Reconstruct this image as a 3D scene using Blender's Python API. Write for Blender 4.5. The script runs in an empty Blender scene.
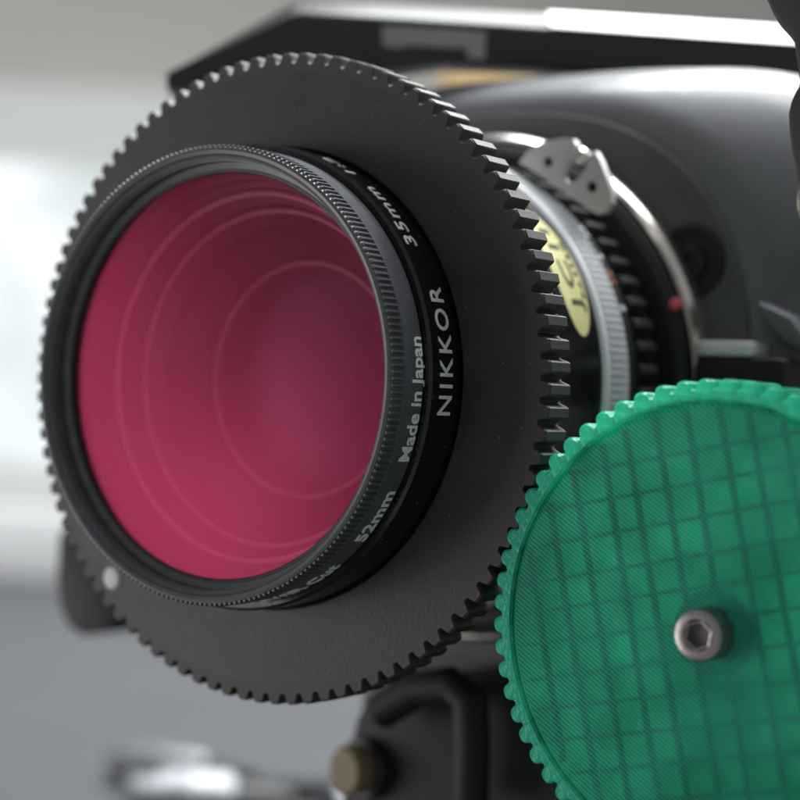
import bpy, bmesh, math, random
from mathutils import Vector, Matrix
random.seed(7)
S = bpy.context.scene
COL = S.collection
R_ = math.radians
MM = 0.001                      # everything below is written in millimetres

# ---------------------------------------------------------------- camera
CAM = Vector((141.6126, -165.3043, -1.1716))
FPX = 1850.0
def _rot(a, b, c):
    return Matrix.Rotation(a, 3, 'Z') @ Matrix.Rotation(b, 3, 'X') @ Matrix.Rotation(c, 3, 'Y')
CR = _rot(0.602037, -0.0038305, -0.0405406)
right, fwd, up = CR @ Vector((1, 0, 0)), CR @ Vector((0, 1, 0)), CR @ Vector((0, 0, 1))
cd = bpy.data.cameras.new('camera')
cam = bpy.data.objects.new('camera', cd); COL.objects.link(cam)
m = Matrix.Identity(4)
for i in range(3):
    m[i][0], m[i][1], m[i][2], m[i][3] = right[i], up[i], -fwd[i], CAM[i] * MM
cam.matrix_world = m
cd.sensor_width = 36.0
cd.lens = FPX / 800 * 36.0
cd.clip_start = 0.005; cd.clip_end = 50
cd.dof.use_dof = True
cd.dof.focus_distance = 0.207
cd.dof.aperture_fstop = 16.0
cd.dof.aperture_blades = 0
S.camera = cam

# ---------------------------------------------------------------- world and lamps
w = bpy.data.worlds.new('World'); S.world = w; w.use_nodes = True
bg = w.node_tree.nodes['Background']
bg.inputs[0].default_value = (0.93, 0.97, 1.0, 1); bg.inputs[1].default_value = 0.30

def area(name, loc, target, sx, sy, power, col):
    l = bpy.data.lights.new(name, 'AREA'); l.shape = 'RECTANGLE'
    l.size, l.size_y, l.energy, l.color = sx * MM, sy * MM, power, col
    o = bpy.data.objects.new(name, l); COL.objects.link(o)
    o.location = Vector(loc) * MM
    d = (Vector(target) - Vector(loc)).normalized()
    o.rotation_euler = d.to_track_quat('-Z', 'Y').to_euler()
    return o
area('ceiling_lamp', (30, 560, 840), (0, 20, 0), 900, 900, 27.0, (0.95, 0.985, 1.0))
area('tube_lamp', (-110, 430, 930), (0, 20, 0), 420, 60, 6.0, (0.97, 0.99, 1.0))
area('side_reflection_lamp', (-1050, -580, -220), (0, 0, -10), 800, 740, 6.0, (1.0, 0.97, 0.96))  # unseen panel added for the crimson reflection in the filter, also fills the front
area('filter_glow_lamp', (-790, -960, -110), (0, 0, -10), 90, 150, 0.27, (1.0, 0.97, 0.97))  # small unseen lamp added for the pink patch reflected in the filter

S.view_settings.view_transform = 'Standard'; S.view_settings.look = 'None'
S.view_settings.exposure = 0.0; S.view_settings.gamma = 1.0
S.view_settings.use_curve_mapping = False
S.render.engine = 'CYCLES'
S.cycles.max_bounces = 10; S.cycles.transparent_max_bounces = 24
S.cycles.transmission_bounces = 10

def back(px, py, y):
    """pixel of the 800x800 photograph -> point on the plane at depth y (mm)"""
    d = CR @ Vector(((px - 400) / FPX, 1, -(py - 400) / FPX))
    return CAM + d * ((y - CAM.y) / d.y)

# ---------------------------------------------------------------- materials
def mat(name, col, rough=0.5, metal=0.0, spec=0.5, var=0.0, vscale=300, bump=0.0, bscale=2500, rvar=0.0, trans=0.0, coat=0.0, emit=None):
    M = bpy.data.materials.new(name); M.use_nodes = True
    nt = M.node_tree; b = nt.nodes['Principled BSDF']
    b.inputs['Base Color'].default_value = (*col, 1)
    b.inputs['Roughness'].default_value = rough
    b.inputs['Metallic'].default_value = metal
    b.inputs['Specular IOR Level'].default_value = spec
    b.inputs['Transmission Weight'].default_value = trans
    b.inputs['Coat Weight'].default_value = coat; b.inputs['Coat Roughness'].default_value = 0.14
    if emit:
        b.inputs['Emission Color'].default_value = (*emit[:3], 1); b.inputs['Emission Strength'].default_value = emit[3]
    tc = nt.nodes.new('ShaderNodeTexCoord')
    if var or rvar:
        n = nt.nodes.new('ShaderNodeTexNoise'); n.inputs['Scale'].default_value = vscale; n.inputs['Detail'].default_value = 6
        n.inputs['Roughness'].default_value = 0.65
        nt.links.new(tc.outputs['Object'], n.inputs['Vector'])
        if var:
            r = nt.nodes.new('ShaderNodeValToRGB')
            r.color_ramp.elements[0].position = 0.3; r.color_ramp.elements[1].position = 0.72
            r.color_ramp.elements[0].color = (*[c * (1 - var) for c in col], 1)
            r.color_ramp.elements[1].color = (*[min(1, c * (1 + var)) for c in col], 1)
            nt.links.new(n.outputs['Fac'], r.inputs[0]); nt.links.new(r.outputs[0], b.inputs['Base Color'])
        if rvar:
            mr = nt.nodes.new('ShaderNodeMapRange')
            mr.inputs['From Min'].default_value = 0.3; mr.inputs['From Max'].default_value = 0.7
            mr.inputs['To Min'].default_value = max(0.02, rough - rvar); mr.inputs['To Max'].default_value = min(1, rough + rvar)
            nt.links.new(n.outputs['Fac'], mr.inputs['Value']); nt.links.new(mr.outputs[0], b.inputs['Roughness'])
    if bump:
        n2 = nt.nodes.new('ShaderNodeTexNoise'); n2.inputs['Scale'].default_value = bscale; n2.inputs['Detail'].default_value = 4
        nt.links.new(tc.outputs['Object'], n2.inputs['Vector'])
        bp = nt.nodes.new('ShaderNodeBump'); bp.inputs['Strength'].default_value = bump; bp.inputs['Distance'].default_value = 0.0001
        nt.links.new(n2.outputs['Fac'], bp.inputs['Height']); nt.links.new(bp.outputs[0], b.inputs['Normal'])
    return M

M = {}
M['gear_black'] = mat('black_gear_plastic', (0.034, 0.0298, 0.0270), 0.47, spec=0.45, var=0.38, vscale=90, bump=0.3, bscale=2200, rvar=0.08)
M['anodised'] = mat('black_anodised_metal', (0.08, 0.082, 0.09), 0.36, spec=0.55, var=0.2, vscale=500, bump=0.05, bscale=5000)
M['gloss_black'] = mat('glossy_black_enamel', (0.006, 0.006, 0.0065), 0.2, spec=0.5, rvar=0.07, vscale=700)
M['matte_black'] = mat('matte_black_paint', (0.01, 0.01, 0.0105), 0.6, spec=0.4)
M['white_ink'] = mat('white_engraving_ink', (0.72, 0.72, 0.72), 0.6, var=0.12, vscale=2500)
M['grey_ink'] = mat('grey_print_ink', (0.72, 0.72, 0.73), 0.6, var=0.15, vscale=2500)
M['chrome'] = mat('satin_chrome', (0.78, 0.72, 0.67), 0.2, metal=0.95, rvar=0.06, vscale=900)  # a warm reflection on the mount is put into the tint
M['silver'] = mat('brushed_aluminium', (0.80, 0.81, 0.82), 0.42, metal=0.35, rvar=0.08, vscale=1200)
M['ear'] = mat('bare_aluminium_plate', (0.66, 0.645, 0.62), 0.45, metal=0.5, rvar=0.08, vscale=900)
M['rubber'] = mat('dark_rubber', (0.03, 0.03, 0.032), 0.55, spec=0.4, var=0.2, vscale=900)
M['gold'] = mat('gold_foil_sticker', (0.60, 0.56, 0.25), 0.5, metal=0.1, var=0.12, vscale=500)
M['sticker_ink'] = mat('sticker_ink', (0.03, 0.035, 0.015), 0.6)
M['orange_ink'] = mat('orange_ink', (0.45, 0.16, 0.07), 0.6)
M['red_ink'] = mat('red_paint_dot', (0.7, 0.10, 0.13), 0.45)
M['body'] = mat('dark_grey_camera_shell', (0.135, 0.137, 0.145), 0.5, spec=0.4, coat=0.25, rvar=0.05, vscale=400, bump=0.08, bscale=3500)
M['panel'] = mat('dark_grey_front_panel', (0.085, 0.085, 0.087), 0.55, spec=0.4, var=0.1, vscale=300, bump=0.1, bscale=3000)
M['cage'] = mat('black_cage_metal', (0.022, 0.0205, 0.02), 0.45, spec=0.5, var=0.15, vscale=200)
M['knob'] = mat('black_knob_plastic', (0.017, 0.0155, 0.015), 0.42, spec=0.5, bump=0.2, bscale=3000)
M['logo'] = mat('pale_grey_print', (0.30, 0.30, 0.30), 0.6)
M['steel'] = mat('dull_steel_screw', (0.30, 0.275, 0.27), 0.34, metal=0.9, rvar=0.12, vscale=1500, bump=0.1, bscale=3000)
M['brass'] = mat('tan_brass_knob', (0.25, 0.19, 0.11), 0.65, metal=0.1)
M['hole_light'] = mat('white_hole_light', (0.72, 0.71, 0.69), 0.5)  # white of the light seen at the screw hole
M['table'] = mat('blue_grey_laminate', (0.086, 0.088, 0.096), 0.55, spec=0.3, var=0.06, vscale=20, bump=0.1, bscale=900)
M['wall'] = mat('warm_grey_wall', (0.58, 0.565, 0.525), 0.9, spec=0.1, var=0.05, vscale=8)
M['card'] = mat('brown_cardboard', (0.50, 0.36, 0.19), 0.85, spec=0.1, var=0.1, vscale=60)
M['white'] = mat('white_paint', (0.8, 0.8, 0.8), 0.5)
M['window_frame'] = mat('window_frame_paint', (0.8, 0.81, 0.8), 0.5)
M['pane'] = mat('daylight_pane', (0.8, 0.82, 0.84), 0.2, emit=(0.93, 0.975, 1.0, 0.6))
M['plug'] = mat('plug_nickel', (0.26, 0.265, 0.28), 0.5, metal=0.9)
M['cable'] = mat('black_cable_rubber', (0.02, 0.02, 0.021), 0.5)

def blotchy_pane():
    m = M['pane']; nt = m.node_tree; b = nt.nodes['Principled BSDF']
    tc = nt.nodes.new('ShaderNodeTexCoord'); n = nt.nodes.new('ShaderNodeTexNoise'); n.inputs['Scale'].default_value = 7; n.inputs['Detail'].default_value = 3
    cr = nt.nodes.new('ShaderNodeValToRGB'); cr.color_ramp.elements[0].position = .38; cr.color_ramp.elements[1].position = .58
    cr.color_ramp.elements[0].color = (0.30, 0.38, 0.36, 1); cr.color_ramp.elements[1].color = (0.95, 0.985, 1.0, 1)
    nt.links.new(tc.outputs['Object'], n.inputs['Vector']); nt.links.new(n.outputs['Fac'], cr.inputs[0]); nt.links.new(cr.outputs[0], b.inputs['Emission Color'])
blotchy_pane()
# dichroic filter glass: reflects crimson, lets the rest through
def glass_filter():
    m = bpy.data.materials.new('dichroic_filter_glass'); m.use_nodes = True
    nt = m.node_tree; nt.nodes.clear()
    out = nt.nodes.new('ShaderNodeOutputMaterial')
    g = nt.nodes.new('ShaderNodeBsdfGlossy'); g.inputs['Color'].default_value = (0.9, 0.065, 0.19, 1); g.inputs['Roughness'].default_value = 0.21
    t = nt.nodes.new('ShaderNodeBsdfTransparent'); t.inputs['Color'].default_value = (0.98, 0.66, 0.76, 1)
    c = nt.nodes.new('ShaderNodeBsdfGlossy'); c.inputs['Color'].default_value = (0.95, 0.42, 0.72, 1); c.inputs['Roughness'].default_value = 0.21
    mx = nt.nodes.new('ShaderNodeMixShader'); mx.inputs[0].default_value = 0.125
    mx2 = nt.nodes.new('ShaderNodeMixShader'); mx2.inputs[0].default_value = 0.008
    nt.links.new(t.outputs[0], mx.inputs[1]); nt.links.new(g.outputs[0], mx.inputs[2])
    nt.links.new(mx.outputs[0], mx2.inputs[1]); nt.links.new(c.outputs[0], mx2.inputs[2])
    hz = nt.nodes.new('ShaderNodeBsdfDiffuse'); hz.inputs['Color'].default_value = (0.62, 0.55, 0.56, 1)
    nz = nt.nodes.new('ShaderNodeTexNoise'); nz.inputs['Scale'].default_value = 70; nz.inputs['Detail'].default_value = 8
    tc = nt.nodes.new('ShaderNodeTexCoord'); nt.links.new(tc.outputs['Object'], nz.inputs['Vector'])
    mr = nt.nodes.new('ShaderNodeMapRange'); mr.inputs['From Min'].default_value = .3; mr.inputs['From Max'].default_value = .75
    mr.inputs['To Min'].default_value = .005; mr.inputs['To Max'].default_value = .035
    nt.links.new(nz.outputs['Fac'], mr.inputs['Value'])
    mx3 = nt.nodes.new('ShaderNodeMixShader'); nt.links.new(mr.outputs[0], mx3.inputs[0])
    nt.links.new(mx2.outputs[0], mx3.inputs[1]); nt.links.new(hz.outputs[0], mx3.inputs[2])
    nt.links.new(mx3.outputs[0], out.inputs[0])
    return m
M['filter_glass'] = glass_filter()
def glass_element():
    m = bpy.data.materials.new('coated_front_element'); m.use_nodes = True
    nt = m.node_tree; nt.nodes.clear()
    out = nt.nodes.new('ShaderNodeOutputMaterial')
    g = nt.nodes.new('ShaderNodeBsdfGlossy'); g.inputs['Color'].default_value = (0.95, 0.35, 0.68, 1); g.inputs['Roughness'].default_value = 0.46
    t = nt.nodes.new('ShaderNodeBsdfTransparent'); t.inputs['Color'].default_value = (0.9, 0.8, 0.85, 1)
    mx = nt.nodes.new('ShaderNodeMixShader'); mx.inputs[0].default_value = 0.12
    nt.links.new(t.outputs[0], mx.inputs[1]); nt.links.new(g.outputs[0], mx.inputs[2]); nt.links.new(mx.outputs[0], out.inputs[0])
    return m
M['element'] = glass_element()
M['baffle'] = mat('baffle_red_reflection', (0.05, 0.010, 0.015), 0.5, spec=0.3)  # black baffle; the filter's red reflection is put into its colour
M['baffle_edge'] = mat('baffle_edge_sheen', (0.34, 0.20, 0.22), 0.5)  # sheen on the black steps is put into a pale colour

# translucent green print: raster lines at -32 degrees, read in the gear's own plane
def green_skin(name, alpha, raster=True, tlw=0.15, rough=0.38):
    m = bpy.data.materials.new(name); m.use_nodes = True
    nt = m.node_tree; b = nt.nodes['Principled BSDF']; out = nt.nodes['Material Output']
    b.inputs['Roughness'].default_value = rough; b.inputs['Specular IOR Level'].default_value = 0.45
    tr = nt.nodes.new('ShaderNodeBsdfTransparent'); tr.inputs['Color'].default_value = (0.45, 0.97, 0.82, 1)
    tl = nt.nodes.new('ShaderNodeBsdfTranslucent'); tl.inputs['Color'].default_value = (0.10, 0.85, 0.58, 1)
    add = nt.nodes.new('ShaderNodeMixShader'); add.inputs[0].default_value = tlw
    nt.links.new(b.outputs[0], add.inputs[1]); nt.links.new(tl.outputs[0], add.inputs[2])
    mx = nt.nodes.new('ShaderNodeMixShader'); mx.inputs[0].default_value = alpha
    nt.links.new(add.outputs[0], mx.inputs[1]); nt.links.new(tr.outputs[0], mx.inputs[2]); nt.links.new(mx.outputs[0], out.inputs[0])
    tc = nt.nodes.new('ShaderNodeTexCoord')
    n = nt.nodes.new('ShaderNodeTexNoise'); n.inputs['Scale'].default_value = 130 if raster else 210; n.inputs['Detail'].default_value = 5
    nt.links.new(tc.outputs['Object'], n.inputs['Vector'])
    ramp = nt.nodes.new('ShaderNodeValToRGB')
    ramp.color_ramp.elements[0].position = 0.36; ramp.color_ramp.elements[0].color = (0.045, 0.52, 0.35, 1) if raster else (0.035, 0.34, 0.23, 1)
    ramp.color_ramp.elements[1].position = 0.66; ramp.color_ramp.elements[1].color = (0.085, 0.86, 0.60, 1)
    nt.links.new(n.outputs['Fac'], ramp.inputs[0])
    if raster:
        mp = nt.nodes.new('ShaderNodeMapping'); mp.inputs['Rotation'].default_value = (0, R_(-32), 0)
        nt.links.new(tc.outputs['Object'], mp.inputs['Vector'])
        wv = nt.nodes.new('ShaderNodeTexWave'); wv.wave_type = 'BANDS'; wv.bands_direction = 'Z'
        wv.inputs['Scale'].default_value = 2 * math.pi / (20 * 0.42 * MM)     # one thread each 0.42 mm
        wv.inputs['Distortion'].default_value = 0.35; wv.inputs['Detail'].default_value = 1; wv.inputs['Detail Scale'].default_value = 0.4
        nt.links.new(mp.outputs[0], wv.inputs['Vector'])
        mixc = nt.nodes.new('ShaderNodeMix'); mixc.data_type = 'RGBA'; mixc.blend_type = 'MULTIPLY'
        mixc.inputs['Factor'].default_value = 1.0
        cr = nt.nodes.new('ShaderNodeValToRGB')
        cr.color_ramp.elements[0].color = (0.34, 0.39, 0.39, 1); cr.color_ramp.elements[1].color = (1, 1, 1, 1)
        cr.color_ramp.elements[0].position = 0.1; cr.color_ramp.elements[1].position = 0.6
        nt.links.new(wv.outputs['Fac'], cr.inputs[0])
        nt.links.new(ramp.outputs[0], mixc.inputs['A']); nt.links.new(cr.outputs[0], mixc.inputs['B'])
        nt.links.new(mixc.outputs['Result'], b.inputs['Base Color'])
        bp = nt.nodes.new('ShaderNodeBump'); bp.inputs['Strength'].default_value = 0.8; bp.inputs['Distance'].default_value = 0.00012
        nt.links.new(wv.outputs['Fac'], bp.inputs['Height']); nt.links.new(bp.outputs[0], b.inputs['Normal'])
    else:
        nt.links.new(ramp.outputs[0], b.inputs['Base Color'])
        nt.links.new(ramp.outputs[0], tl.inputs['Color'])
        n2 = nt.nodes.new('ShaderNodeTexNoise'); n2.inputs['Scale'].default_value = 1400; n2.inputs['Detail'].default_value = 3
        nt.links.new(tc.outputs['Object'], n2.inputs['Vector'])
        bp = nt.nodes.new('ShaderNodeBump'); bp.inputs['Strength'].default_value = 0.9; bp.inputs['Distance'].default_value = 0.00025
        nt.links.new(n2.outputs['Fac'], bp.inputs['Height']); nt.links.new(bp.outputs[0], b.inputs['Normal'])
    return m
M['green_face'] = green_skin('green_print_face', 0.5)
M['green_back'] = green_skin('green_print_back', 0.08, raster=False, tlw=0.5)
M['green_wall'] = mat('green_print_infill', (0.012, 0.13, 0.085), 0.6, var=0.4, vscale=300)
M['green_rim'] = green_skin('green_print_rim', 0.3, raster=False, tlw=0.4, rough=0.12)

# ---------------------------------------------------------------- mesh helpers (mm in, metres out)
def finish(me, smooth=30):
    me.validate(); me.update()
    if smooth:
        for p in me.polygons: p.use_smooth = True
        me.set_sharp_from_angle(angle=R_(smooth))
def world_loc(o):
    v = Vector((0, 0, 0))
    while o: v = v + o.location; o = o.parent
    return v
def obj(name, vf, m, parent=None, smooth=30, bevel=0.0, origin=None):
    """vf = (verts in world mm, faces); the mesh is written relative to its parent or origin"""
    v, f = vf
    base = world_loc(parent) if parent else Vector(origin or (0, 0, 0)) * MM
    me = bpy.data.meshes.new(name)
    me.from_pydata([tuple(Vector(p) * MM - base) for p in v], [], f)
    if bevel:
        bm = bmesh.new(); bm.from_mesh(me)
        bmesh.ops.remove_doubles(bm, verts=bm.verts, dist=1e-7)
        bmesh.ops.recalc_face_normals(bm, faces=bm.faces)
        es = [e for e in bm.edges if len(e.link_faces) == 2 and e.calc_face_angle() > R_(35)]
        bmesh.ops.bevel(bm, geom=es, offset=bevel * MM, segments=2, affect='EDGES', profile=0.6)
        bm.to_mesh(me); bm.free()
    finish(me, smooth)
    me.materials.append(M[m])
    o = bpy.data.objects.new(name, me); COL.objects.link(o)
    if parent: o.parent = parent
    else: o.location = base
    return o
def thing(name, label, cat, base, group=None):
    o = bpy.data.objects.new(name, None); COL.objects.link(o)
    o.empty_display_size = 0.005
    o.location = Vector(base) * MM; o['label'] = label; o['category'] = cat
    if group: o['group'] = group
    return o
def tag(o, label, cat, group=None):
    o['label'] = label; o['category'] = cat
    if group: o['group'] = group
    return o

def lathe(profile, n=128, c=(0, 0), closed=False):
    """revolve (r, y) about the axis along Y through (cx, cz)"""
    v, f = [], []
    k = len(profile)
    for i in range(n):
        a = 2 * math.pi * i / n
        for r, y in profile: v.append((c[0] + r * math.cos(a), y, c[1] + r * math.sin(a)))
    kk = k if closed else k - 1
    for i in range(n):
        j = (i + 1) % n
        for q in range(kk):
            p = (q + 1) % k
            f.append((i * k + q, j * k + q, j * k + p, i * k + p))
    return v, f
def tube_ring(r0, r1, y0, y1, ch=0.15, n=128, c=(0, 0)):
    return lathe([(r0, y0 + ch), (r0 + ch, y0), (r1 - ch, y0), (r1, y0 + ch), (r1, y1 - ch), (r1 - ch, y1), (r0 + ch, y1), (r0, y1 - ch)], n, c, True)
def disc(r, y0, y1, ch=0.1, n=96, c=(0, 0)):
    return lathe([(0.001, y0), (r - ch, y0), (r, y0 + ch), (r, y1 - ch), (r - ch, y1), (0.001, y1)], n, c)
def box(x0, x1, y0, y1, z0, z1):
    v = [(x, y, z) for x in (x0, x1) for y in (y0, y1) for z in (z0, z1)]
    return v, [(0, 1, 3, 2), (4, 6, 7, 5), (0, 4, 5, 1), (2, 3, 7, 6), (0, 2, 6, 4), (1, 5, 7, 3)]
def extrude(poly, vec):
    n = len(poly); vec = Vector(vec)
    v = [Vector(p) for p in poly] + [Vector(p) + vec for p in poly]
    f = [tuple(range(n))[::-1], tuple(range(n, 2 * n))] + [(i, (i + 1) % n, n + (i + 1) % n, n + i) for i in range(n)]
    return v, f
def sweep(path, r, n=12, taper=None):
    v, f = [], []
    path = [Vector(p) for p in path]
    prev = None
    for i, p in enumerate(path):
        t = (path[min(i + 1, len(path) - 1)] - path[max(i - 1, 0)]).normalized()
        a = t.cross(Vector((0, 0, 1)) if abs(t.z) < 0.95 else Vector((1, 0, 0))).normalized(); b = t.cross(a)
        rr = r if taper is None else taper[i]
        for k in range(n):
            q = 2 * math.pi * k / n; v.append(p + (a * math.cos(q) + b * math.sin(q)) * rr)
    for i in range(len(path) - 1):
        for k in range(n):
            k2 = (k + 1) % n; f.append((i * n + k, i * n + k2, (i + 1) * n + k2, (i + 1) * n + k))
    f.append(tuple(range(n))[::-1]); f.append(tuple(range((len(path) - 1) * n, len(path) * n)))
    return v, f
def axial(p0, d, profile, n=48):
    """revolve (r, t) about the axis from p0 along direction d"""
    p0, d = Vector(p0), Vector(d).normalized()
    a = d.cross(Vector((0, 0, 1)) if abs(d.z) < 0.9 else Vector((1, 0, 0))).normalized(); b = d.cross(a)
    v, f = [], []; k = len(profile)
    for i in range(n):
        q = 2 * math.pi * i / n
        for r, t in profile: v.append(p0 + d * t + (a * math.cos(q) + b * math.sin(q)) * r)
    for i in range(n):
        j = (i + 1) % n
        for q in range(k - 1): f.append((i * k + q, i * k + q + 1, j * k + q + 1, j * k + q))
    return v, f
def join(*vfs):
    V, F = [], []
    for v, f in vfs:
        o = len(V); V += list(v); F += [tuple(i + o for i in q) for q in f]
    return V, F
def text_mesh(s, size, bold=0.0, wide=1.0, space=1.0):
    """flat text as (verts, faces), mm, starting at x = 0 on the baseline, with thickness"""
    cu = bpy.data.curves.new('txt', 'FONT'); cu.body = s; cu.size = size; cu.offset = bold; cu.space_character = space
    cu.extrude = 0.06; cu.resolution_u = 4; cu.fill_mode = 'BOTH'
    o = bpy.data.objects.new('txt', cu); COL.objects.link(o)
    me = bpy.data.meshes.new_from_object(o.evaluated_get(bpy.context.evaluated_depsgraph_get()))
    v = [(p.co.x * wide, p.co.y, p.co.z) for p in me.vertices]; f = [tuple(p.vertices) for p in me.polygons]
    bpy.data.objects.remove(o); bpy.data.curves.remove(cu); bpy.data.meshes.remove(me)
    return v, f
def wrap_text(s, size, rad, th0, th1, ybase, **k):
    """lettering round a cylinder, reading with growing angle, tops towards the front, from th0 to th1 degrees"""
    v, f = text_mesh(s, size, **k)
    x0 = min(p[0] for p in v); x1 = max(p[0] for p in v)
    out = []
    for x, y, z in v:
        a = R_(th0 + (th1 - th0) * (x - x0) / (x1 - x0)); r = rad + z + 0.02
        out.append((r * math.cos(a), ybase - y, r * math.sin(a)))
    return out, f

# ================================================================ SETTING
TZ = -110.0                      # table top
def setting(name, vf, m, **k):
    o = obj(name, vf, m, **k); o['kind'] = 'structure'; return o
# table runs away from the camera; its far edge is square to the view
vf_ = Vector((fwd.x, fwd.y, 0)).normalized(); vr_ = Vector((vf_.y, -vf_.x, 0))
def vp(d, s, z):                 # point at distance d along the view, s to the right, height z
    p = Vector((CAM.x, CAM.y, 0)) + vf_ * d + vr_ * s; return (p.x, p.y, z)
tb = [vp(120, -80, TZ), vp(120, 620, TZ), vp(1020, 620, TZ), vp(1020, -370, TZ)]
setting('table', extrude(tb, (0, 0, -25)), 'table', bevel=2)
wl = [vp(1700, -1400, -700), vp(1700, 1600, -700), vp(1760, 1600, -700), vp(1760, -1400, -700)]
setting('wall', extrude(wl, (0, 0, 2000)), 'wall', smooth=0)
fl = [vp(-900, -1400, -720), vp(-900, 1600, -720), vp(1760, 1600, -720), vp(1760, -1400, -720)]
setting('floor', extrude(fl, (0, 0, -20)), 'wall', smooth=0)

# bright window in the wall, left of everything
win = thing('window', 'bright daylit window with white frame in the grey wall', 'window', vp(1690, -480, -150))
def vbox(d0, d1, s0, s1, z0, z1): return extrude([vp(d0, s0, z0), vp(d0, s1, z0), vp(d1, s1, z0), vp(d1, s0, z0)], (0, 0, z1 - z0))
obj('pane', vbox(1688, 1692, -900, -60, -75, 195), 'pane', win, smooth=0)
obj('frame', join(vbox(1680, 1702, -60, 0, -95, 265), vbox(1680, 1702, -900, -60, 195, 265), vbox(1680, 1702, -900, -60, -95, -75)), 'window_frame', win, smooth=0)
obj('sill', vbox(1600, 1702, -900, -170, -112, -95), 'window_frame', win, smooth=0)
ob = obj('white_box', vbox(990, 1016, -300, -175, TZ, -72), 'white', bevel=3, origin=vp(1000, -240, TZ))
tag(ob, 'plain white box at the far edge of the blue-grey table', 'box')
cb = obj('cardboard_box', vbox(900, 1010, 14, 92, TZ, 178), 'card', bevel=2, origin=vp(950, 80, TZ))
tag(cb, 'tan cardboard box behind the camera, seen below the top handle', 'box')

# plugs and cable lying on the table
def plug(px, py, ang, L, r, label, m='plug'):
    d = CR @ Vector(((px - 400) / FPX, 1, -(py - 400) / FPX)); p = CAM + d * ((TZ + r - CAM.z) / d.z)
    t = thing('cable_plug', label, 'plug', (p.x, p.y, TZ))
    D = (vr_ * math.cos(ang) + vf_ * math.sin(ang))
    obj('shell', axial(p - D * L / 2, D, [(0.01, 0), (r * .8, 0), (r * .86, 1), (r * .86, L * .3), (r, L * .3), (r, L * .92), (r * .85, L), (0.01, L)]), m, t)
    obj('collar', axial(p - D * L * .1, D, [(r * .9, 0), (r * 1.06, .5), (r * 1.06, 4), (r * .9, 4.5)]), 'plug', t)
    obj('boot', axial(p + D * L / 2, D, [(r * .75, -1), (r * .62, 6), (r * .4, 14), (0.01, 14)]), 'cable', t)
    return p, D
p1, D1 = plug(160, 768, -0.35, 28, 5.5, 'slim silver cable plug with the black cable leading from it on the table')
p2, D2 = plug(180, 803, 0.1, 26, 8.0, 'thick pale metal cable plug lying next to the slim silver plug')
p3, D3 = plug(378, 808, 0.6, 26, 7.0, 'short silver plug lying beside the dark follow focus bracket')
e = p1 + D1 * 30
pth = [e + D1 * 0, e + D1 * 25 + vf_ * 20, e + D1 * 30 + vf_ * 70, e + D1 * 45 + vf_ * 150, e + D1 * 60 + vf_ * 260]
def smooth_path(P, n=6):
    out = []
    for i in range(len(P) - 1):
        p0, p1_, p2_, p3_ = P[max(i - 1, 0)], P[i], P[i + 1], P[min(i + 2, len(P) - 1)]
        for k in range(n):
            t = k / n
            out.append(0.5 * ((2 * p1_) + (p2_ - p0) * t + (2 * p0 - 5 * p1_ + 4 * p2_ - p3_) * t * t + (3 * p1_ - p0 - 3 * p2_ + p3_) * t ** 3))
    return out + [P[-1]]
pth = [Vector((q.x, q.y, TZ + 3.0)) for q in pth]
ca = obj('cable', sweep(smooth_path(pth), 3.2), 'cable', origin=pth[0])
tag(ca, 'black cable running away across the blue-grey table', 'cable')

# ================================================================ CAMERA BODY
body = thing('video_camera', 'dark grey video camera with a rounded shoulder round the lens mount', 'camera', (10, 100, -46))
def sellipse(cx, cz, hx, hz, n, y, k=96):
    out = []
    for i in range(k):
        a = 2 * math.pi * i / k; c, s = math.cos(a), math.sin(a)
        out.append((cx + hx * math.copysign(abs(c) ** (2 / n), c), y, cz + hz * math.copysign(abs(s) ** (2 / n), s)))
    return out
def loft(secs, cap=True):
    v, f = [], []; k = len(secs[0])
    for s in secs: v += s
    for i in range(len(secs) - 1):
        for j in range(k):
            j2 = (j + 1) % k; f.append((i * k + j, i * k + j2, (i + 1) * k + j2, (i + 1) * k + j))
    if cap: f.append(tuple(range(k))); f.append(tuple(range((len(secs) - 1) * k, len(secs) * k))[::-1])
    return v, f
secs = [sellipse(1, 0, 38.5, 38.5, 2.6, 62.3), sellipse(1, 0, 40.5, 40.0, 2.6, 62.5), sellipse(1.2, 0, 42.2, 41.6, 2.7, 63.2), sellipse(1.8, 0.2, 43.8, 43.0, 2.8, 64.6),
        sellipse(3, 0.4, 48.0, 45.4, 3.2, 70), sellipse(3, 0.6, 51, 46.6, 3.9, 75), sellipse(2, .6, 52.6, 47.2, 4.6, 80), sellipse(0, .6, 55, 47.4, 5.5, 92), sellipse(-1, .6, 56, 47.4, 5.5, 132), sellipse(-1, .6, 52, 44, 5.5, 138)]
obj('shell', loft(secs), 'body', body, smooth=50)
obj('front_panel', loft([sellipse(1, 0, 40.2, 39.7, 2.5, 62.6), sellipse(1, 0, 40.2, 39.7, 2.5, 61.9), sellipse(1, 0, 39.8, 39.3, 2.5, 61.6)]), 'panel', body)
obj('lens_mount', lathe([(34.9, 61.9), (34.9, 58.4), (35.2, 57.9), (35.7, 58.0), (36.3, 58.8), (36.5, 60.2), (36.4, 61.9)], 128), 'chrome', body)
a = R_(20.5); o_ = obj('index_dot', axial((34.5 * math.cos(a), 57.3, 34.5 * math.sin(a)), (0.5 * math.cos(a), -.86, .5 * math.sin(a)), [(.8, -.6), (.8, .2), (.65, .3), (.01, .32)], 20), 'red_ink', body)
obj('mount_throat', lathe([(20, 61.8), (20, 56.5), (33.4, 56.5), (34.5, 57.2), (34.95, 58.5), (34.95, 61.8)], 128), 'matte_black', body)
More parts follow.
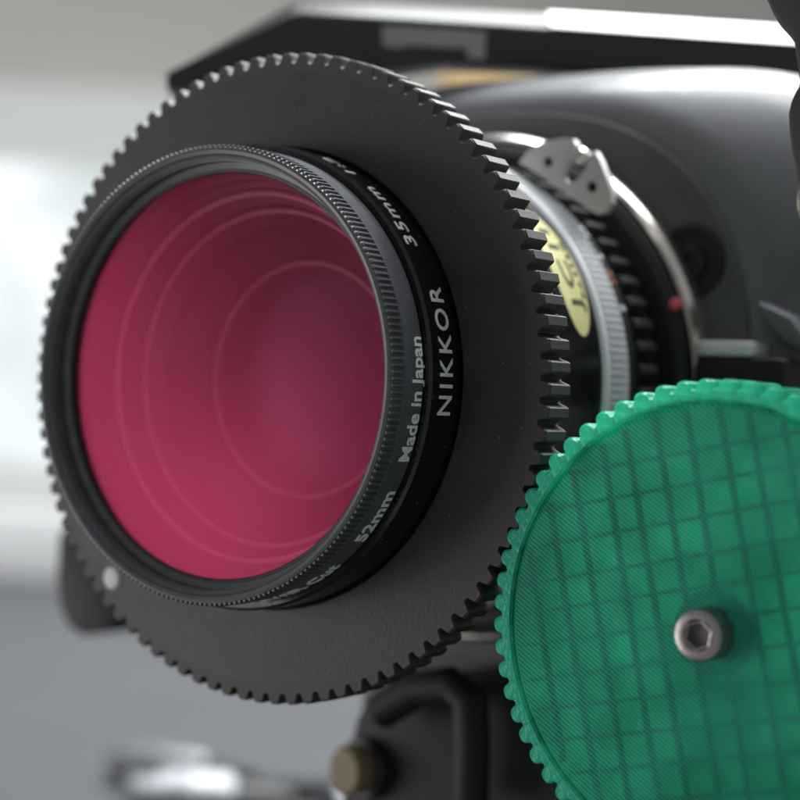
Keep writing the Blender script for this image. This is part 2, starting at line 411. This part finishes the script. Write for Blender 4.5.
# screw recess beside the mount
sc = back(690, 262, 61.5)
sr = obj('screw_recess', axial((sc.x, 61.7, sc.z), (0, -1, 0), [(5.2, 0), (5.0, .5), (4.1, .55), (3.9, -.2 + .3), (2.4, .12), (2.4, .8), (1.2, .9), (1.2, .3), (.01, .3)], 40), 'matte_black', body)
# lens release lever, right of the mount
l0, l1 = back(709, 343, 61), back(756, 349, 61)
obj('release_lever', box(l0.x, l1.x + 1, 57.5, 63, l0.z - 1.8, l0.z + .2), 'silver', body, bevel=0.5)
obj('lever_housing', box(l0.x - .5, l1.x + 6, 57.0, 64, l0.z - 11, l0.z - 1.75), 'matte_black', body, bevel=1.5)
q0 = [back(*q, 63) for q in ((762, 300), (800, 318), (830, 360), (795, 345), (775, 325))]
obj('grip_ridge', extrude([(q.x, 60, q.z) for q in q0], (0, 6, 0)), 'body', body, bevel=1.2)
rb = back(790, 165, 70)
obj('shell_button', axial((rb.x + 2.5, 74, rb.z), (0.35, -.9, 0.2), [(3.4, -6), (3.4, 2.6), (2.7, 3.3), (.01, 3.4)], 32), 'silver', body)

# base plate under the body, with a rounded lug on its end
bp_ = thing('base_plate', 'black base plate with a rounded end lug below the camera body', 'camera plate', (0, 95, -52))
obj('plate', box(-24, 80, 68, 138, -52, -45.2), 'cage', bp_, bevel=1.5)
lug = [(-90.5, -36), (-89.5, -41), (-87, -44.5), (-84, -45.5), (-76, -44), (-74, -34), (-88, -26), (-90.5, -28)]
obj('side_bar', box(-80, 70, 70, 80, -44, -34), 'cage', bp_, bevel=1)
obj('lug', extrude([(x, 68, z) for x, z in lug], (0, 14, 0)), 'matte_black', bp_, bevel=1.5)
ft = thing('mounting_block', 'black block carrying the base plate on the table', 'support block', (25, 105, TZ))
obj('block', box(-5, 62, 74, 134, TZ, -51.8), 'cage', ft, bevel=3)
obj('clamp_knob', axial((-5, 104, -78), (-1, 0, 0), [(4, -1), (4, 5), (10, 5), (11, 6), (11, 13), (10, 14), (.01, 14)], 32), 'knob', ft)

# top handle: bar turned in plan, bevelled upper edge, printed mark
hu = Vector((58, 44, 0)).normalized(); hn = Vector((hu.y, -hu.x, 0))     # along, towards the viewer
H0 = Vector((-32.0, 53.0, 0))
def hp(u, n, z): q = H0 + hu * u + hn * n; return (q.x, q.y, z)
hd = thing('top_handle', 'slim black top handle with a pale mark, mounted above the camera', 'handle', hp(70, -12, 46))
prof_lo, prof_hi, TOPZ = 50.2, 54.8, 58.4
sec_u = [(-17.5, 43, 45.4, 46), (-14, 43, 47.2, 48.2), (0, 43.5, 54.6, 57.2), (2, 44, 55.3, 58.2), (14, 47.2, 55.2, 58.2), (24, 49.2, 55.1, 58.1), (38, 49.3, 54.9, 58.0), (60, 48.2, 54.3, 57.7), (74, 45.6, 54.0, 57.5), (112, 44.5, 53.6, 57.0)]
V, F = [], []
for u_, lo, hi, tp in sec_u:
    V += [hp(u_, 0, lo), hp(u_, 0, hi), hp(u_, -4.6, tp), hp(u_, -10, tp), hp(u_, -10, lo)]
for i in range(len(sec_u) - 1):
    for k in range(5):
        k2 = (k + 1) % 5; F.append((i * 5 + k, i * 5 + k2, (i + 1) * 5 + k2, (i + 1) * 5 + k))
F.append((0, 1, 2, 3, 4)); n5 = (len(sec_u) - 1) * 5; F.append((n5 + 4, n5 + 3, n5 + 2, n5 + 1, n5))
obj('bar', (V, F), 'cage', hd, bevel=0.5, smooth=40)
obj('foot', extrude([hp(66, -4, 40), hp(112, -4, 40), hp(112, -9.5, 40), hp(66, -9.5, 40)], (0, 0, 6.5)), 'cage', hd, bevel=1)
# unreadable printed mark: a row of rounded strokes
glint = []
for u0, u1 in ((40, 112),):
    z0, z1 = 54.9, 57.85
    glint = [hp(u0, .12, z0 + .2), hp(u1, .12, 53.6 + .3), hp(u1, -4.4, 57.0 + .1), hp(u0, -4.4, z1 + .2)]
obj('bevel_highlight', extrude(glint, hn * -.3 + Vector((0, 0, .35))), 'silver', hd, bevel=.1)  # bright reflection on the bevel, built as a silver strip
mk = []
for u0, u1, z0, z1 in ((14.6, 27.6, 51.2, 54.0), (15.2, 18.0, 50.8, 51.3), (27.5, 30.2, 49.7, 53.9)):
    mk.append(extrude([hp(u0, 0.05, z0), hp(u1, 0.05, z0), hp(u1, 0.05, z1), hp(u0, 0.05, z1)], hn * 0.15))
obj('printed_mark', join(*mk), 'logo', hd, smooth=0)

# black lobed arm, cut by the frame
ol = [(748, -60), (757, -28), (766, 0), (772, 14), (780, 27), (789, 37), (793, 43), (796, 62), (799, 84), (795, 91), (790, 102), (787.5, 114), (788, 130),
      (790, 146), (794, 168), (799, 195), (806, 228), (818, 262), (840, 285), (880, 290), (910, 260), (915, 100), (900, -40), (850, -90), (790, -95)]
AY = 24.0
arm = thing('accessory_arm', 'black lobed accessory arm plate beside the camera shoulder', 'arm', (*[back(850, 285, AY).x, AY + 5], back(850, 285, AY).z))
obj('plate', extrude([back(x, y, AY) for x, y in ol], (0, 9, 0)), 'knob', arm, bevel=0.5)
pv = back(850, 200, AY)
obj('pivot', axial((pv.x, AY - 3, pv.z), (0, 1, 0), [(.01, 0), (4.5, 0), (5, .5), (5, 3.2)], 32), 'steel', arm)
obj('rod', axial((pv.x + 1, AY + 7, pv.z), (-.42, 1, 0), [(.01, 0), (4, 0), (4, 66), (.01, 66)], 24), 'cage', arm)

# ================================================================ LENS
lens = thing('camera_lens', 'black manual photographic lens with silver ribbed ring and gold oval sticker', 'lens', (0, 30, -32))
GB = 'gloss_black'
obj('front_barrel', lathe([(24.2, 9.5), (24.2, 6.6), (24.6, 6.1), (27.6, 6.1), (27.95, 6.4), (27.95, 18)], 160), GB, lens)
obj('focus_barrel', lathe([(27.9, 17), (30.6, 17), (31.0, 17.4), (31.0, 39.6), (30.7, 40.0), (30.7, 40.9)], 160), GB, lens)
# stepped baffle inside the front, deepening towards the glass
bf = obj('inner_baffle', lathe([(24.25, 5.9), (23.6, 6.0), (23.6, 8.2), (22.9, 8.4), (22.9, 10.6), (21.2, 11.2), (21.0, 13.0), (19.0, 14.5), (18.7, 16.5), (15.5, 19.0), (15.2, 20.4), (14.2, 20.6), (13.8, 24)], 128), 'baffle', lens)
for r, y, t in ((22.75, 9.4, .42), (20.9, 12.6, .35), (15.1, 19.7, .35)):
    obj('baffle_edge', lathe([(r - t + t * math.cos(q), y + t * math.sin(q)) for q in [2 * math.pi * k / 8 for k in range(8)]], 128, closed=True), 'baffle_edge', bf)
obj('front_element', lathe([(15.0 * k / 12 + (.001 if k == 0 else 0), 17.8 + 2.2 * (k / 12) ** 2) for k in range(13)], 96), 'element', lens)
obj('rear_element', lathe([(.001, 30), (8, 28.5), (13.5, 25), (13.9, 24)], 64), 'gloss_black', lens)
T = 'lettering'
obj(T, wrap_text('NIKKOR', 3.6, 27.95, -7.2, 23.2, 10.35, bold=0.035, space=1.25), 'white_ink', lens, smooth=0)
obj(T, wrap_text('35mm', 3.0, 27.95, 34.0, 53.5, 9.3, bold=0.03, space=1.15), 'white_ink', lens, smooth=0)
obj(T, wrap_text('1:2', 2.6, 27.95, 59.5, 69.0, 9.2, bold=0.02, space=1.1), 'white_ink', lens, smooth=0)
# silver ring with ribs
sr_ = obj('silver_ring', lathe([(30.6, 40.6), (31.1, 40.3), (31.55, 40.7), (31.55, 41.7), (30.95, 41.8), (30.95, 46.2), (31.5, 46.4), (31.3, 46.9), (30.5, 47.0)], 160), 'silver', lens)
V, F = [], []
NR = 200
for i in range(NR):
    a0 = 2 * math.pi * (i + .24) / NR; a1 = 2 * math.pi * (i + .76) / NR; am = (a0 + a1) / 2
    o = len(V)
    for y in (41.75, 46.25):
        for a, r in ((a0, 30.9), (a0 + .004, 31.75), (a1 - .004, 31.75), (a1, 30.9)): V.append((r * math.cos(a), y, r * math.sin(a)))
    F += [(o, o + 1, o + 5, o + 4), (o + 1, o + 2, o + 6, o + 5), (o + 2, o + 3, o + 7, o + 6), (o, o + 3, o + 2, o + 1), (o + 4, o + 5, o + 6, o + 7)]
k_ = obj('ribs', (V, F), 'silver', sr_, smooth=0); k_['kind'] = 'stuff'
# aperture ring: dark, scalloped grip, engraved figures
ap = obj('aperture_ring', lathe([(30.4, 46.8), (30.8, 47.0), (31.0, 47.4), (31.0, 49.6), (30.2, 49.9), (30.2, 55.2), (30.6, 55.5), (30.6, 57.6), (28, 57.8)], 160), 'matte_black', lens)
blk = []
base_me = None
NB = 64
for i in range(NB):
    a = 2 * math.pi * i / NB
    da = 2 * math.pi / NB * .30
    pr = [(-da, 30.0), (-da * .8, 31.2), (-da * .4, 31.6), (da * .4, 31.6), (da * .8, 31.2), (da, 30.0)]
    if base_me is None:
        g = obj('grip_rib', extrude([(r * math.sin(t), 50.1, r * math.cos(t)) for t, r in pr], (0, 4.9, 0)), 'rubber', None, smooth=40)
        base_me = g.data
        for vv in base_me.vertices: vv.co.y -= 30 * MM
    else:
        g = bpy.data.objects.new('grip_rib', base_me); COL.objects.link(g)
    g.parent = ap; g.location = (0, 0, 32 * MM); g.rotation_euler = (0, a, 0)
for a0, s in ((27, '2.8'), (34, '4'), (41, '5.6'), (20, '8')):
    obj('aperture_figure', wrap_text(s, 1.9, 31.0, a0, a0 + 3.6 * (1 if len(s) > 1 else .4), 49.3, bold=.02), 'orange_ink' if a0 == 27 else 'grey_ink', ap, smooth=0)
# coupling prong: two ears of bare metal with holes
PY = 46.6
ears_px = [(519, 163), (527, 152), (538, 144), (552, 139.5), (566, 137.5), (573, 139), (576, 145), (573, 154), (567, 164), (562, 177), (568, 184), (577, 180), (586, 168),
           (590, 155), (595, 151), (600, 160), (606, 176), (611, 191), (611, 203), (605, 212), (596, 214), (584, 206), (560, 190), (538, 174)]
holes = [(548, 162, 4.5), (592, 187, 5.0)]
bm = bmesh.new()
ov = [bm.verts.new(back(x, y, PY)) for x, y in ears_px]
edges = [bm.edges.new((ov[i], ov[(i + 1) % len(ov)])) for i in range(len(ov))]
for hx, hy, hr in holes:
    hv = [bm.verts.new(back(hx + hr * math.cos(2 * math.pi * i / 14), hy + hr * 1.15 * math.sin(2 * math.pi * i / 14), PY)) for i in range(14)]
    edges += [bm.edges.new((hv[i], hv[(i + 1) % 14])) for i in range(14)]
fr = bmesh.ops.triangle_fill(bm, edges=edges, use_beauty=True, use_dissolve=False)
fs = [g for g in fr['geom'] if isinstance(g, bmesh.types.BMFace)]
ex = bmesh.ops.extrude_face_region(bm, geom=fs)
bmesh.ops.translate(bm, verts=[g for g in ex['geom'] if isinstance(g, bmesh.types.BMVert)], vec=(0, 1.3, 0))
bmesh.ops.recalc_face_normals(bm, faces=bm.faces)
bm.verts.index_update()
pr_ = obj('coupling_prong', ([v.co.copy() for v in bm.verts], [tuple(v.index for v in f.verts) for f in bm.faces]), 'ear', lens, smooth=30)
bm.free()
c0 = back(580, 158, PY + 1.5)
obj('prong_screw', axial((c0.x, c0.y + 1, c0.z), (-.2, -1, .3), [(.01, 1.6), (.9, 1.5), (1.25, 1.0), (1.25, -1.5)], 24), 'chrome', pr_)
for hx, hy, hr in holes:
    h_ = back(hx, hy, PY); obj('hole_shade', axial((h_.x, PY + .5, h_.z), (0, 1, 0), [(.01, 0), (hr / 7.8 + .2, 0), (hr / 7.8 + .2, .6), (.01, .6)], 20), 'matte_black', pr_)  # black discs added so the open holes look dark
# gold oval sticker wrapped on the barrel
def sticker(rad, th_c, y_c, hth, hy, n=40):
    V, F = [], []
    rings = 8
    for k in range(rings + 1):
        for i in range(n):
            q = 2 * math.pi * i / n; s = max(k / rings, .001)
            a = R_(th_c + hth * s * math.cos(q)); y = y_c + hy * s * math.sin(q)
            V.append((rad * math.cos(a), y, rad * math.sin(a)))
    for k in range(rings):
        for i in range(n):
            j = (i + 1) % n; F.append((k * n + i, k * n + j, (k + 1) * n + j, (k + 1) * n + i))
    return V, F
st = obj('oval_sticker', sticker(31.06, 29.5, 36.3, 17.0, 3.5), 'gold', lens, smooth=60)
obj('sticker_lettering', wrap_text('JCII', 3.4, 31.06, 18.5, 40.5, 37.6, bold=.02, space=1.3), 'sticker_ink', st, smooth=0)
obj('sticker_lettering', wrap_text('PASSED', 1.1, 31.06, 22, 37, 39.1, space=1.2), 'sticker_ink', st, smooth=0)

# ================================================================ FILTER
fl_ = thing('lens_filter', 'black screw-in filter with crimson reflecting glass on the lens front', 'lens filter', (0, 2.5, -27))
fr_ = obj('rim', lathe([(24.3, 3.6), (24.3, 3.0), (25.2, 2.6), (25.2, 1.4), (25.45, 1.3), (25.3, 1.0), (25.55, .85), (25.4, .6), (25.7, .4), (25.9, .05), (26.3, -.12), (26.62, 0.02), (26.72, .3), (26.72, 2.35), (26.95, 2.45), (26.95, 5.95), (26.75, 6.15), (24.3, 6.2)], 192), 'anodised', fl_)
V, F = [], []
NK = 226
for i in range(NK):
    a0 = 2 * math.pi * (i + .2) / NK; a1 = 2 * math.pi * (i + .8) / NK; q = .25 * (a1 - a0)
    o = len(V)
    for y, dr in ((0.12, -.12), (.3, 0), (2.32, 0)):
        for a, r in ((a0, 26.66), (a0 + q, 27.02 + dr), (a1 - q, 27.02 + dr), (a1, 26.66)): V.append((r * math.cos(a), y, r * math.sin(a)))
    for b_ in (o, o + 4): F += [(b_, b_ + 1, b_ + 5, b_ + 4), (b_ + 1, b_ + 2, b_ + 6, b_ + 5), (b_ + 2, b_ + 3, b_ + 7, b_ + 6)]
    F += [(o, o + 3, o + 2, o + 1), (o + 8, o + 9, o + 10, o + 11)]
k_ = obj('knurling', (V, F), 'anodised', fr_, smooth=0); k_['kind'] = 'stuff'
obj('glass', lathe([(.001, 3.05), (12, 3.05), (24.0, 3.05), (24.35, 3.3)], 128), 'filter_glass', fl_)
obj('glass_edge', lathe([(24.1, 3.2), (24.1, 2.98), (24.45, 2.86), (24.6, 3.1)], 160), 'rubber', fl_)
obj(T, wrap_text('Made in Japan', 2.75, 26.95, -19.0, 11.0, 5.75, bold=0.05), 'grey_ink', fl_, smooth=0)
obj(T, wrap_text('52mm', 2.75, 26.95, -42.3, -27.0, 5.6, bold=0.05), 'grey_ink', fl_, smooth=0)
obj(T, wrap_text('UV/IR Cut', 2.75, 26.95, -78.5, -51.5, 5.75, bold=0.05), 'grey_ink', fl_, smooth=0)

# ================================================================ GEARS
def tooth_profile(rt, n, d, rounded=False):
    """one tooth (x across, r) for module 0.8 with rounded crown and root flare"""
    rp = rt - 0.8; rr = rt - 1.78; p = 2 * math.pi * rp / n
    h = p / 4
    b0 = rt - d
    left = [(-h * 2.05, rr - .35), (-h * 2.0, b0), (-h * 1.8, b0 + .06 * d), (-h * 1.56, b0 + .22 * d), (-h * 1.36, b0 + .46 * d), (-h * 1.14, b0 + .76 * d), (-h * .95, rt - .07 * d), (-h * .78, rt)]
    if rounded:
        left = left[:2] + [(-h * 1.78, b0 + .1 * d), (-h * 1.58, b0 + .3 * d), (-h * 1.42, b0 + .55 * d), (-h * 1.2, rt - .22 * d), (-h * .85, rt - .08 * d), (-h * .4, rt)]
    return left + [(-x, r) for x, r in left[::-1]]
def add_teeth(root, n, rt, y0, y1, c, mname, phase, d, bev=.12, rounded=False):
    prof = tooth_profile(rt, n, d, rounded)
    k = len(prof); V, F = [], []
    for y, ins in ((y0, bev), (y0 + bev, 0), (y1 - bev, 0), (y1, bev)):
        for x, r in prof:
            rr = r - ins if r > rt - d * .9 else r
            V.append((x * (1 - ins * .25) if r > rt - d * .9 else x, y - c[1], rr))
    for i in range(3):
        for j in range(k - 1): F.append((i * k + j, i * k + j + 1, (i + 1) * k + j + 1, (i + 1) * k + j))
    F.append(tuple(range(k))[::-1]); F.append(tuple(range(3 * k, 4 * k)))
    me = bpy.data.meshes.new('tooth'); me.from_pydata([tuple(Vector(v) * MM) for v in V], [], F); finish(me, 35); me.materials.append(M[mname])
    off = Vector(c) * MM - root.location
    for i in range(n):
        o = bpy.data.objects.new('tooth', me); COL.objects.link(o); o.parent = root
        o.location = off; o.rotation_euler = (0, phase + 2 * math.pi * i / n + random.uniform(-1, 1) * R_(.12), 0)

GY0, GY1, GR, GN = 12.1, 16.75, 39.75, 97
gr = thing('gear_ring', 'black toothed focus gear ring clamped round the lens barrel', 'gear', (0, 14, -GR))
rr = GR - 1.78
obj('ring', lathe([(28.02, GY0 + .35), (28.35, GY0), (rr, GY0), (rr, GY1), (28.4, GY1), (28.02, GY1 - .3)], 194, closed=True), 'gear_black', gr)
CY = 14.0
add_teeth(gr, GN, GR, GY0 - 0.008, GY1 + 0.008, (0, CY, 0), 'gear_black', R_(1.2), 1.4, .22)
hp_ = back(112, 578, GY0)
obj('lit_hole', axial((hp_.x, GY0 + .5, hp_.z), (0, -1, 0), [(1.5, -.5), (1.5, .5), (1.2, .8), (.01, .85)], 28), 'hole_light', gr)  # light through a screw hole, built as a white plug

# green printed drive gear, meshing at the lower right of the ring
c = Vector((60.35, 0, -24.75)); NG = 64; RG = 26.4; Y0, Y1 = 11.3, 18.3
dg = thing('drive_gear', 'translucent green printed gear with steel bolt meshing with the black gear ring', 'gear', (c.x, 14, c.z - RG))
cc = (c.x, c.z); rg = RG - 1.78
obj('front_face', lathe([(2.0, Y0), (rg - 1.25, Y0), (rg - 1.1, Y0 + .1), (rg - .72, Y0 + .5)], 128, cc), 'green_face', dg)
obj('back_face', lathe([(2.0, Y1 - .1), (rg - .75, Y1 - .1)], 128, cc), 'green_back', dg)
obj('bounce_floor', lathe([(4.5, Y0 + 1.15), (rg - .75, Y0 + 1.15)], 96, cc), 'green_back', dg)  # bright plate added behind the skin to send light back through the cells
obj('rim_wall', lathe([(rg - .72, Y0 + .7), (rg - .55, Y0 + .28), (rg - .05, Y0 + .22), (rg, Y0 + .3), (rg, Y1), (rg - .72, Y1)], 128, cc, True), 'green_rim', dg)
obj('hub', tube_ring(1.6, 4.45, Y0 + .56, Y1 - .61, .1, 48, cc), 'green_wall', dg)
ang = R_(13); pitch = 3.55; wt = .17
ru = Vector((math.cos(ang), 0, math.sin(ang))); rv = Vector((-math.sin(ang), 0, math.cos(ang)))
for A, B in ((ru, rv), (rv, ru)):
    for k in range(-7, 8):
        off = (k + .35) * pitch + random.uniform(-.22, .22); tw = random.uniform(-.012, .012)
        R2 = rg - 1.25
        if abs(off) > R2 - 1: continue
        L = math.sqrt(R2 * R2 - off * off)
        cen = Vector((c.x, Y0 + .12, c.z)) + B * off
        obj('infill_wall', extrude([cen - A * L - B * (wt + tw * L), cen + A * L - B * (wt - tw * L), cen + A * L + B * (wt + tw * L), cen - A * L + B * (wt - tw * L)], (0, 1.04, 0)), 'green_wall', dg, smooth=0)
phi = math.atan2(c.x, c.z)
add_teeth(dg, NG, RG, Y0 + .1, Y1, (c.x, CY, c.z), 'green_rim', R_(1.6), 1.3, .3, True)
# cap screw with hex socket
hx = []
BY = Y0 - 3.0
bolt = obj('bolt', axial((c.x, Y0, c.z), (0, -1, 0), [(2.75, -.1), (2.75, 2.55), (2.62, 2.85), (2.3, 3.0), (1.75, 3.0), (1.55, 2.85)], 40), 'steel', dg)
V, F = [], []
for y, r in ((BY + .15, 1.62), (BY + .2, 1.42), (BY + 1.9, 1.42)):
    for i in range(6): V.append((c.x + r * math.cos(R_(60 * i + 20)), y, c.z + r * math.sin(R_(60 * i + 20))))
for k in range(2):
    for i in range(6): F.append((k * 6 + i, k * 6 + (i + 1) % 6, k * 6 + 6 + (i + 1) % 6, k * 6 + 6 + i))
F.append(tuple(range(12, 18)))
obj('hex_socket', (V, F), 'steel', bolt, smooth=0)
obj('bolt_shank', axial((c.x, Y0 + .2, c.z), (0, 1, 0), [(1.58, 0), (1.58, 10), (.01, 10)], 24), 'steel', dg)

# ================================================================ FOLLOW FOCUS UNIT behind the green gear
ff = thing('follow_focus_unit', 'black follow focus gearbox and bracket behind the green gear', 'follow focus', (60, 40, -66))
obj('gearbox', box(56, 92, 24, 50, -66, -26), 'cage', ff, bevel=4)
obj('spindle', axial((c.x, Y1 + .02, c.z), (0, 1, 0), [(.01, 0), (5, 0), (5, 5), (.01, 5)], 32), 'steel', ff)
bpx = [(352, 716), (362, 700), (385, 690), (440, 676), (540, 664), (640, 690), (640, 870), (345, 870), (338, 800), (344, 750)]
obj('bracket', extrude([back(x, y, 55) for x, y in bpx], (0, 16, 0)), 'matte_black', ff, bevel=3)
obj('clamp_lever', sweep([back(x, y, 50) for x, y in ((380, 712), (415, 690), (450, 684), (470, 700), (472, 740), (470, 800))], 2.6, 14), 'matte_black', ff)
kb = back(356, 768, 54)
obj('brass_screw', axial((kb.x + 1, 55, kb.z), (-.25, -1, 0), [(3.6, -2), (3.6, 3.4), (3.1, 4.2), (.01, 4.3)], 32), 'brass', ff)
obj('washer', axial((kb.x + 1, 54.6, kb.z), (-.25, -1, 0), [(4.6, -2), (4.6, .5), (4.2, .9), (3.4, .9)], 32), 'cage', ff)

# dust specks on the gear face and on the barrel
def specks(n, place):
    V, F = [], []
    for _ in range(n):
        p, a, b = place(); q = random.uniform(.03, .085); o = len(V); t = random.uniform(0, 6.28)
        for k in range(5): V.append(p + (a * math.cos(t + k * 1.2566) + b * math.sin(t + k * 1.2566)) * q * random.uniform(.6, 1.3))
        nrm = a.cross(b).normalized(); V.append(p + nrm * q * .5); V.append(p - nrm * q * .5)
        for k in range(5): F += [(o + k, o + (k + 1) % 5, o + 5), (o + (k + 1) % 5, o + k, o + 6)]
    return V, F
def on_face():
    a = random.uniform(0, 6.283); rad = random.uniform(28.8, 37.5)
    return Vector((rad * math.cos(a), GY0 - .01, rad * math.sin(a))), Vector((1, 0, 0)), Vector((0, 0, 1))
def on_barrel():
    a = R_(random.uniform(-70, 80)); y = random.uniform(6.6, 11.8)
    return Vector((27.97 * math.cos(a), y, 27.97 * math.sin(a))), Vector((0, 1, 0)), Vector((-math.sin(a), 0, math.cos(a)))
M['dust'] = mat('pale_dust', (0.30, 0.29, 0.28), 0.9)
d1 = obj('dust', specks(150, on_face), 'dust', gr, smooth=0); d1['kind'] = 'stuff'
d2 = obj('dust', specks(50, on_barrel), 'dust', lens, smooth=0); d2['kind'] = 'stuff'
